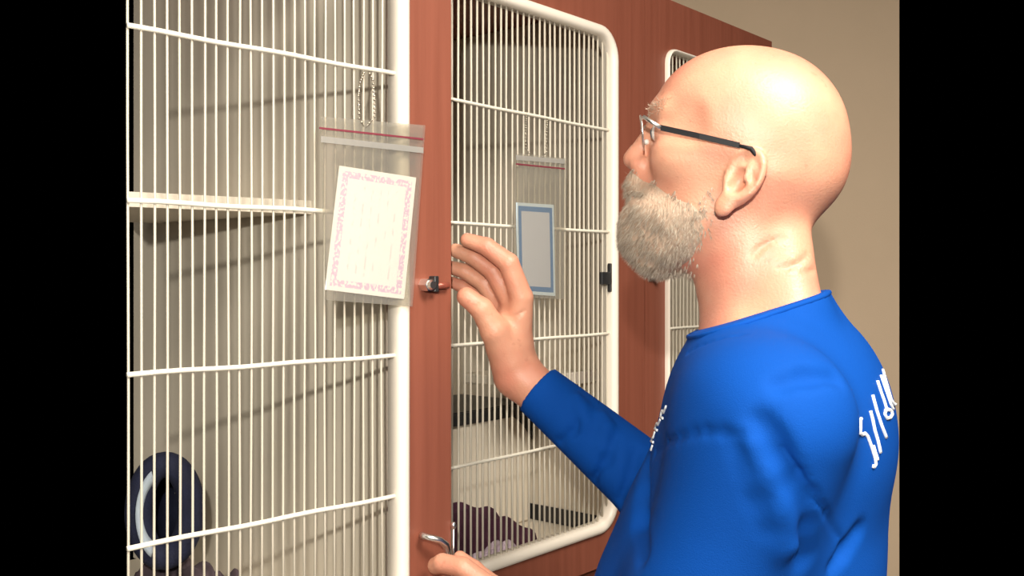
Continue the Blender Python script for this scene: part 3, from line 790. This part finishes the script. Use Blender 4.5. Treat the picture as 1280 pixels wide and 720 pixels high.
# ridges beside the folds
for pts, rad, k in (([(945,556),(956,590),(972,630),(982,680)], .008, .02), ([(720,500),(728,512),(735,530)], .006, .012), ([(752,522),(758,535),(756,560)], .006, .012)):
    hp = [march(shirt_raw, *p) for p in pts]; hp = [h for h in hp if h is not None]
    for a, b in zip(hp[:-1], hp[1:]):
        if np.linalg.norm(a-b) < .09: sadd(cone(a-V(0,-.004,0), b-V(0,-.004,0), rad, rad), k)
shirt_f = field(sops)
def shirt_post(p, v):
    # collar cut; slight sag ripples of the loose cloth; hem at the waist
    rip = .0016*np.sin(p[:, 2]*46+p[:, 0]*31+2*np.sin(p[:, 1]*23))*np.clip((1.36-p[:, 2])/.1, 0, 1)
    near = np.linalg.norm(p-hw(-14,-150,0), axis=1) < .20
    pl = (p-q1) @ dn
    cut = np.where(near | (p[:, 2] > 1.50), pl, -1.0)
    return np.maximum(np.maximum(v+rip, cut), .93-p[:, 2])
sv, sq = surface_nets(shirt_f, (-.02, .70, .90), (.52, 1.38, 1.54), .0034, shirt_post)
shirt = np_obj('long_sleeved_shirt', sv, sq, M['cloth'], man, OG); shirt['label'] = 'royal blue long sleeved shirt'
shirt['_o'] = OG
def shirt_full(p): return shirt_post(p, shirt_f(p))
# collar band, a rib of cloth round the neck
def collar():
    pts = []; cen = (q1+q2)/2; ex = (q1-q2); L = np.linalg.norm(ex)/2; ex /= np.linalg.norm(ex)
    for i in range(48):
        t = 2*math.pi*i/48; d = ex*math.cos(t)+hl*math.sin(t)
        r = .03
        while r < .12 and shirt_f((cen-dn*.004+d*r)[None])[0] < 0: r += .0006
        pts.append(cen-dn*.0035+d*(r-.0015))
    MB().tube(pts, .0027, 8, True).build('collar', M['cloth'], shirt, True)
collar()
# white script across the back, and the print on the chest
def lettering(strokes, rad, name):
    m = MB()
    for st in strokes:
        hp = []
        for i in range(len(st)-1):
            for k in range(5):
                t = k/5; px = st[i][0]*(1-t)+st[i+1][0]*t; py = st[i][1]*(1-t)+st[i+1][1]*t
                h = march(shirt_full, px, py)
                if h is not None: hp.append(h)
        h = march(shirt_full, *st[-1]); 
        if h is not None: hp.append(h)
        out = [hp[0]] if hp else []
        for h in hp[1:]:
            if .0008 < np.linalg.norm(h-out[-1]) < .04: out.append(h)
        if len(out) > 2:
            o2 = []
            for h in out:
                g = grad(shirt_full, h); g /= max(1e-6, np.linalg.norm(g)); o2.append(Vector(h+g*.0002))
            m.tube(o2, rad, 6)
    return m.build(name, M['print_'], shirt, True)
T = lambda *q: [(1050+u/4.8, 450+v/4.8) for u, v in q]
script = [
 T((126,352),(110,368),(103,398),(110,430),(132,448),(150,440)),
 T((150,442),(165,460),(180,500),(195,545),(208,590),(214,622),(204,642),(194,636)),
 T((198,515),(212,560),(224,598)),
 T((180,305),(194,360),(206,420),(224,480),(241,556)),
 T((193,210),(205,255),(220,310),(246,390),(276,466)),
 T((222,125),(244,195),(264,250),(276,292)),
 T((286,296),(270,305),(266,326),(280,350),(300,346),(312,326),(306,304),(286,296)),
 T((255,60),(270,120),(289,185),(304,238),(322,268),(348,264)),
 T((243,92),(262,150),(284,215),(300,262),(318,296)),
 T((290,12),(312,90),(326,160),(338,215))]
lettering(script, .0017, 'back_lettering')
chest = [[(833,508),(830,516),(828,513),(826,521),(829,523)], [(826,524),(823,531),(820,528),(818,536),(822,538)], [(819,540),(817,547),(814,545),(814,552),(817,553)], [(816,557),(814,563)]]
lettering(chest, .0013, 'chest_lettering')

# ---- trousers and shoes (below the frame)
tops = []; tadd = lambda p, k=.012: tops.append(('add', p, k))
tadd(ell(V(.27, 1.0, .96), (.145, .175, .13), BR), .05)
for a, b, c in ((HIPL, KNL, ANL), (HIPR, KNR, ANR)):
    tadd(cone(a, b, .090, .068), .04); tadd(cone(b, c, .068, .058, .98), .02)
tf = field(tops); tv, tq = surface_nets(tf, (.05, .70, .02), (.50, 1.30, 1.02), .008, lambda p, v: np.maximum(v, p[:, 2]-.99))
np_obj('trousers', tv, tq, M['denim'], man, OG)
for s, an in ((1, ANL), (-1, ANR)):
    so = [('add', cone(an+V(0,0,-.04), an+bf*.15+V(0,0,-.053), .044, .036), .01), ('add', cone(an+V(0,0,-.04)-bf*.03, an+V(0,0,.01), .042, .042), .02)]
    shv, shq = surface_nets(field(so), an-V(.3,.3,.10), an+V(.3,.3,.12), .006, lambda p, v: np.maximum(v, .001-p[:, 2]))
    np_obj('shoe', shv, shq, M['shoe'], man, OG)

# ---- beard, moustache: a raised mass on the jaw covered with short strands
bregion = [hcone((112,-21,0), (110,-32,0), 15, 14)]
for s in (1, -1):
    bregion += [hcone((106,-24,8*s), (94,-44,30*s), 10, 12), hcone((92,-50,26*s), (56,-64,44*s), 26, 24), hcone((56,-64,44*s), (30,-52,58*s), 24, 14), hcone((60,-86,34*s), (36,-76,48*s), 22, 16), hcone((30,-52,58*s), (26,-22,66*s), 10, 4)]
for s in (1, -1): bregion += [hcone((100,-66,18*s), (70,-94,32*s), 20, 18)]
bregion += [hcone((104,-72,0), (88,-98,0), 34, 26), hcone((80,-98,0), (50,-100,0), 26, 20)]
def region(p):
    d = np.full(len(p), 1.0)
    for f, c, r in bregion: d = smin(d, f(p), .01)
    return d
nzp = rng.uniform(0, 6, (6,)); nzk = rng.normal(0, 1, (6, 3))*160
def noise(p):
    s = 0
    for i in range(6): s = s+np.sin(p @ nzk[i]+nzp[i])
    return s/6
def beard_eval(p, sel=None):
    v = body_f(p); rg = region(p); loc = (p-HC) @ HR.T*1000
    th = np.interp(loc[:, 0], [10, 45, 62, 80, 95, 110], [-.0012, .0002, .0028, .0068, .011, .0140])
    th = th*np.where(loc[:, 2] > -38, np.clip((-6-loc[:, 2])/32*.6+.35, .2, 1), 1)
    e = np.clip(-rg/.012+.25, 0, 1); t = th*e-.003*(1-e)+.0008*noise(p)
    lipgap = np.exp(-((loc[:, 2]+37)/4.5)**2)*np.clip((loc[:, 0]-92)/10, 0, 1)*.009
    return np.maximum(v-t+lipgap, rg-.004)
beard_eval.ops = None
blo = HC-V(.14,.12,.15); bhi = HC+V(.06,.11,.01)
ev_, eq_ = surface_nets(beard_eval, blo, bhi, .0026)
def hair_mat(name, c1, c2, c3):
    m = bpy.data.materials.new(name); m.use_nodes = True; nt = m.node_tree; b = nt.nodes['Principled BSDF']; b.inputs['Roughness'].default_value = .55
    g = nt.nodes.new('ShaderNodeNewGeometry'); r = nt.nodes.new('ShaderNodeValToRGB'); r.color_ramp.elements[0].color = (*c1, 1); r.color_ramp.elements[1].color = (*c3, 1)
    e = r.color_ramp.elements.new(.5); e.color = (*c2, 1); nt.links.new(g.outputs['Random Per Island'], r.inputs['Fac']); nt.links.new(r.outputs['Color'], b.inputs['Base Color']); return m
M['beard'] = hair_mat('grey_white_hair', (.27,.20,.145), (.48,.385,.30), (.76,.67,.55))
M['beardbase'] = mat('beard_undercoat', (.47,.31,.22), .9, noise=((.48,.37,.28), (90,90,90), 4, .3, .7), bump=((500,500,160), 4, .002))
def strands(verts, n, length, spread, flow, rad, seed, bias=None):
    r_ = np.random.default_rng(seed); idx = r_.integers(0, len(verts), n); P0 = verts[idx]
    N = np.zeros_like(P0); e = .001
    for i in range(3):
        d = np.zeros(3); d[i] = e; N[:, i] = (beard_eval(P0+d)-beard_eval(P0-d)) if bias is None else (body_f(P0+d)-body_f(P0-d))
    N /= np.maximum(1e-9, np.linalg.norm(N, axis=1))[:, None]
    Ls = length*r_.uniform(.5, 1.3, n)*np.interp((P0-HC) @ hf*1000, [20, 80], [.62, 1.1])
    dirs = N*spread+flow(P0)+r_.normal(0, .28, (n, 3)); dirs /= np.linalg.norm(dirs, axis=1)[:, None]
    droop = flow(P0)*.5
    vs = []; fs = []
    A = np.cross(dirs, V(.3,.5,.8)); A /= np.linalg.norm(A, axis=1)[:, None]; Bb = np.cross(dirs, A)
    k = 0; rows = []
    for j, (t, rr) in enumerate(((0, 1), (.5, .85), (1, .15))):
        c = P0-N*.0012+dirs*(Ls*t)[:, None]+droop*(Ls*t*t*.5)[:, None]
        for q in range(3):
            an = 2*math.pi*q/3; rows.append(c+(A*math.cos(an)+Bb*math.sin(an))*rad*rr)
    vs = np.stack(rows, 1).reshape(-1, 3)
    b0 = np.arange(n)*9; F_ = []
    for j in range(2):
        for q in range(3): F_.append(np.stack([b0+j*3+q, b0+j*3+(q+1) % 3, b0+(j+1)*3+(q+1) % 3, b0+(j+1)*3+q], 1))
    return vs, np.concatenate(F_)
bd = body_f(ev_); rg_ = region(ev_); locb = (ev_-HC) @ HR.T*1000
dens = np.clip(-rg_/.014, .05, 1)*np.interp(locb[:, 0], [22, 45, 80], [.10, .6, 1]); out = (bd > -.0045) & (rng.uniform(0, 1, len(ev_)) < dens)
def flow_b(p):
    loc = (p-HC) @ HR.T*1000
    f = -hz[None]*.9+hf[None]*np.clip((loc[:, 0:1]-40)/90, -.1, .5)
    return f
gN = np.stack([beard_eval(ev_+d)-beard_eval(ev_-d) for d in np.eye(3)*.001], 1); gN /= np.linalg.norm(gN, axis=1)[:, None]
roots = (ev_+gN*np.maximum(0, -bd+.0012)[:, None])[out]
sv1, sq1 = strands(roots, 24000, .0056, .16, flow_b, .00017, 7)
beard = np_obj('beard', ev_, eq_, M['beardbase'], man, OG); beard['label'] = 'short grey and white beard with moustache'; beard['_o'] = OG
np_obj('beard_hair', sv1, sq1, M['beard'], beard, OG)
# short stubble round the back and sides of the head, and eyebrows
loc = (bv-HC) @ HR.T*1000
fr = np.exp(-((loc[:, 2]-(-6-.12*(-loc[:, 0])))/30)**2)*(loc[:, 0] < -5)*(loc[:, 0] > -120)*(np.abs(loc[:, 1]) < 90)
pick = bv[(rng.uniform(0, 1, len(bv)) < fr*.6) & (loc[:, 2] > -75) & (loc[:, 2] < 60)]
sv2, sq2 = strands(pick, 5000, .0022, .9, lambda p: np.tile(-hz*.5, (len(p), 1)), .00013, 9, 1)
np_obj('hair_stubble', sv2, sq2, M['beard'], man, OG)
eb = bv[(loc[:, 0] > 70) & (loc[:, 2] > 45) & (loc[:, 2] < 57) & (np.abs(loc[:, 1]) > 12) & (np.abs(loc[:, 1]) < 48)]
for s in (1, -1):
    side = eb[(((eb-HC) @ hl)*s) > 0]
    sv3, sq3 = strands(side, 240, .006, .35, lambda p: np.tile(-hf*.2+hl*s*.6, (len(p), 1)), .00022, 11, 1)
    np_obj('eyebrow', sv3, sq3, M['beard'], man, OG)
    e = hw(78.5, 26, 31*s); eo = MB().ball(e, .0118, 12).build('eyeball', M['eye'], man, True); eo['_o'] = OG
    ir = MB(); cpt = Vector(e+hf*.0098); ir.ball(cpt, (.0028,.0058,.0058), 10); iro = ir.build('iris', mat('iris_blue', (.06,.10,.13), .1), eo, True)
# ------------------------------------------------------------------ glasses
gl = thing('eyeglasses', tuple(hw(96, 30, 0)), 'thin framed eyeglasses with black temples worn by the man', 'glasses'); gl['_o'] = tuple(gl.location)
def lens_loop(s, k=1.0, n=32):
    pts = []
    for i in range(n):
        t = 2*math.pi*i/n; c, sn = math.cos(t), math.sin(t)
        x = 25*k*math.copysign(abs(c)**.75, c); y = 16.5*k*math.copysign(abs(sn)**.75, sn)
        l = (33+x*1.0)*s; a = 101-.0016*(abs(l))**2-.0*y+ y*.10
        pts.append(Vector(hw(a, 26+y, l)))
    return pts
for s in (1, -1):
    lp = lens_loop(s, .97); n = len(lp); c = sum(lp, Vector())/n
    off = Vector(hf)*.0007; m = MB(); vs = [p+off for p in lp]+[p-off for p in lp]+[c+off*2.5, c-off*.5]
    fs = []
    for i in range(n): j = (i+1) % n; fs += [(i, j, 2*n), (n+j, n+i, 2*n+1), (i, n+i, n+j, j)]
    m.add(vs, fs).build('lens', M['lens'], gl, True)
    MB().tube(lens_loop(s), .0009, 6, True).build('lens_rim', M['chrome'], gl, True)
    h1 = hpx(826, 160, 66); h2 = hpx(925, 182, 79)
    pts = [hw(96, 37, 57*s), hw(94, 37.5, 63*s), hw(h1[0], h1[1], 68*s), hw((h1[0]+h2[0])/2, (h1[1]+h2[1])/2, 76*s), hw(h2[0], h2[1], 79.5*s)]
    MB().tube(pts[:3], [.0016,.002,.0022], 8).build('end_piece', M['chrome'], gl, True)
    m = MB(); prev = None
    tv_ = []
    for i, p in enumerate(pts[2:]):
        for (du, dv) in ((-.0012,-.0027),(.0012,-.0027),(.0012,.0027),(-.0012,.0027)): tv_.append(Vector(p+hl*du+hz*dv))
    fs = [(0,1,2,3), (8,11,10,9)]
    for i in range(2):
        for k in range(4): fs.append((i*4+k, i*4+(k+1) % 4, (i+1)*4+(k+1) % 4, (i+1)*4+k))
    m.add(tv_, fs).build('temple', M['glassblack'], gl)
    hk = [hw(h2[0]+1, h2[1], 79.5*s), hw(h2[0]-10, h2[1]-3, 79*s), hw(h2[0]-18, h2[1]-14, 77*s), hw(h2[0]-22, h2[1]-30, 74*s)]
    MB().tube(hk, [.0016,.0022,.0024,.0018], 8).build('temple_tip', M['glassblack'], gl, True)
    MB().ball(hw(97, 20, 10*s), .003, 6).build('nose_pad', M['white'], gl, True)
MB().tube([hw(100.5, 31, 8), hw(103, 34, 3), hw(103, 34, -3), hw(100.5, 31, -8)], .0011, 6).build('bridge', M['chrome'], gl, True)
# fingernails on the thumb and index finger of the raised hand
for o in bpy.data.objects:
    if '_o' in o: del o['_o']
# ceiling lamp housing that gives the room light
r = MB().box((.8, .05, 2.735), (.42, .42, .014), None, .004).build('ceiling_lamp', M['white'], None, False, (.8, .05, 2.735))
tag(r, 'square flat ceiling light panel above the man', 'ceiling light')
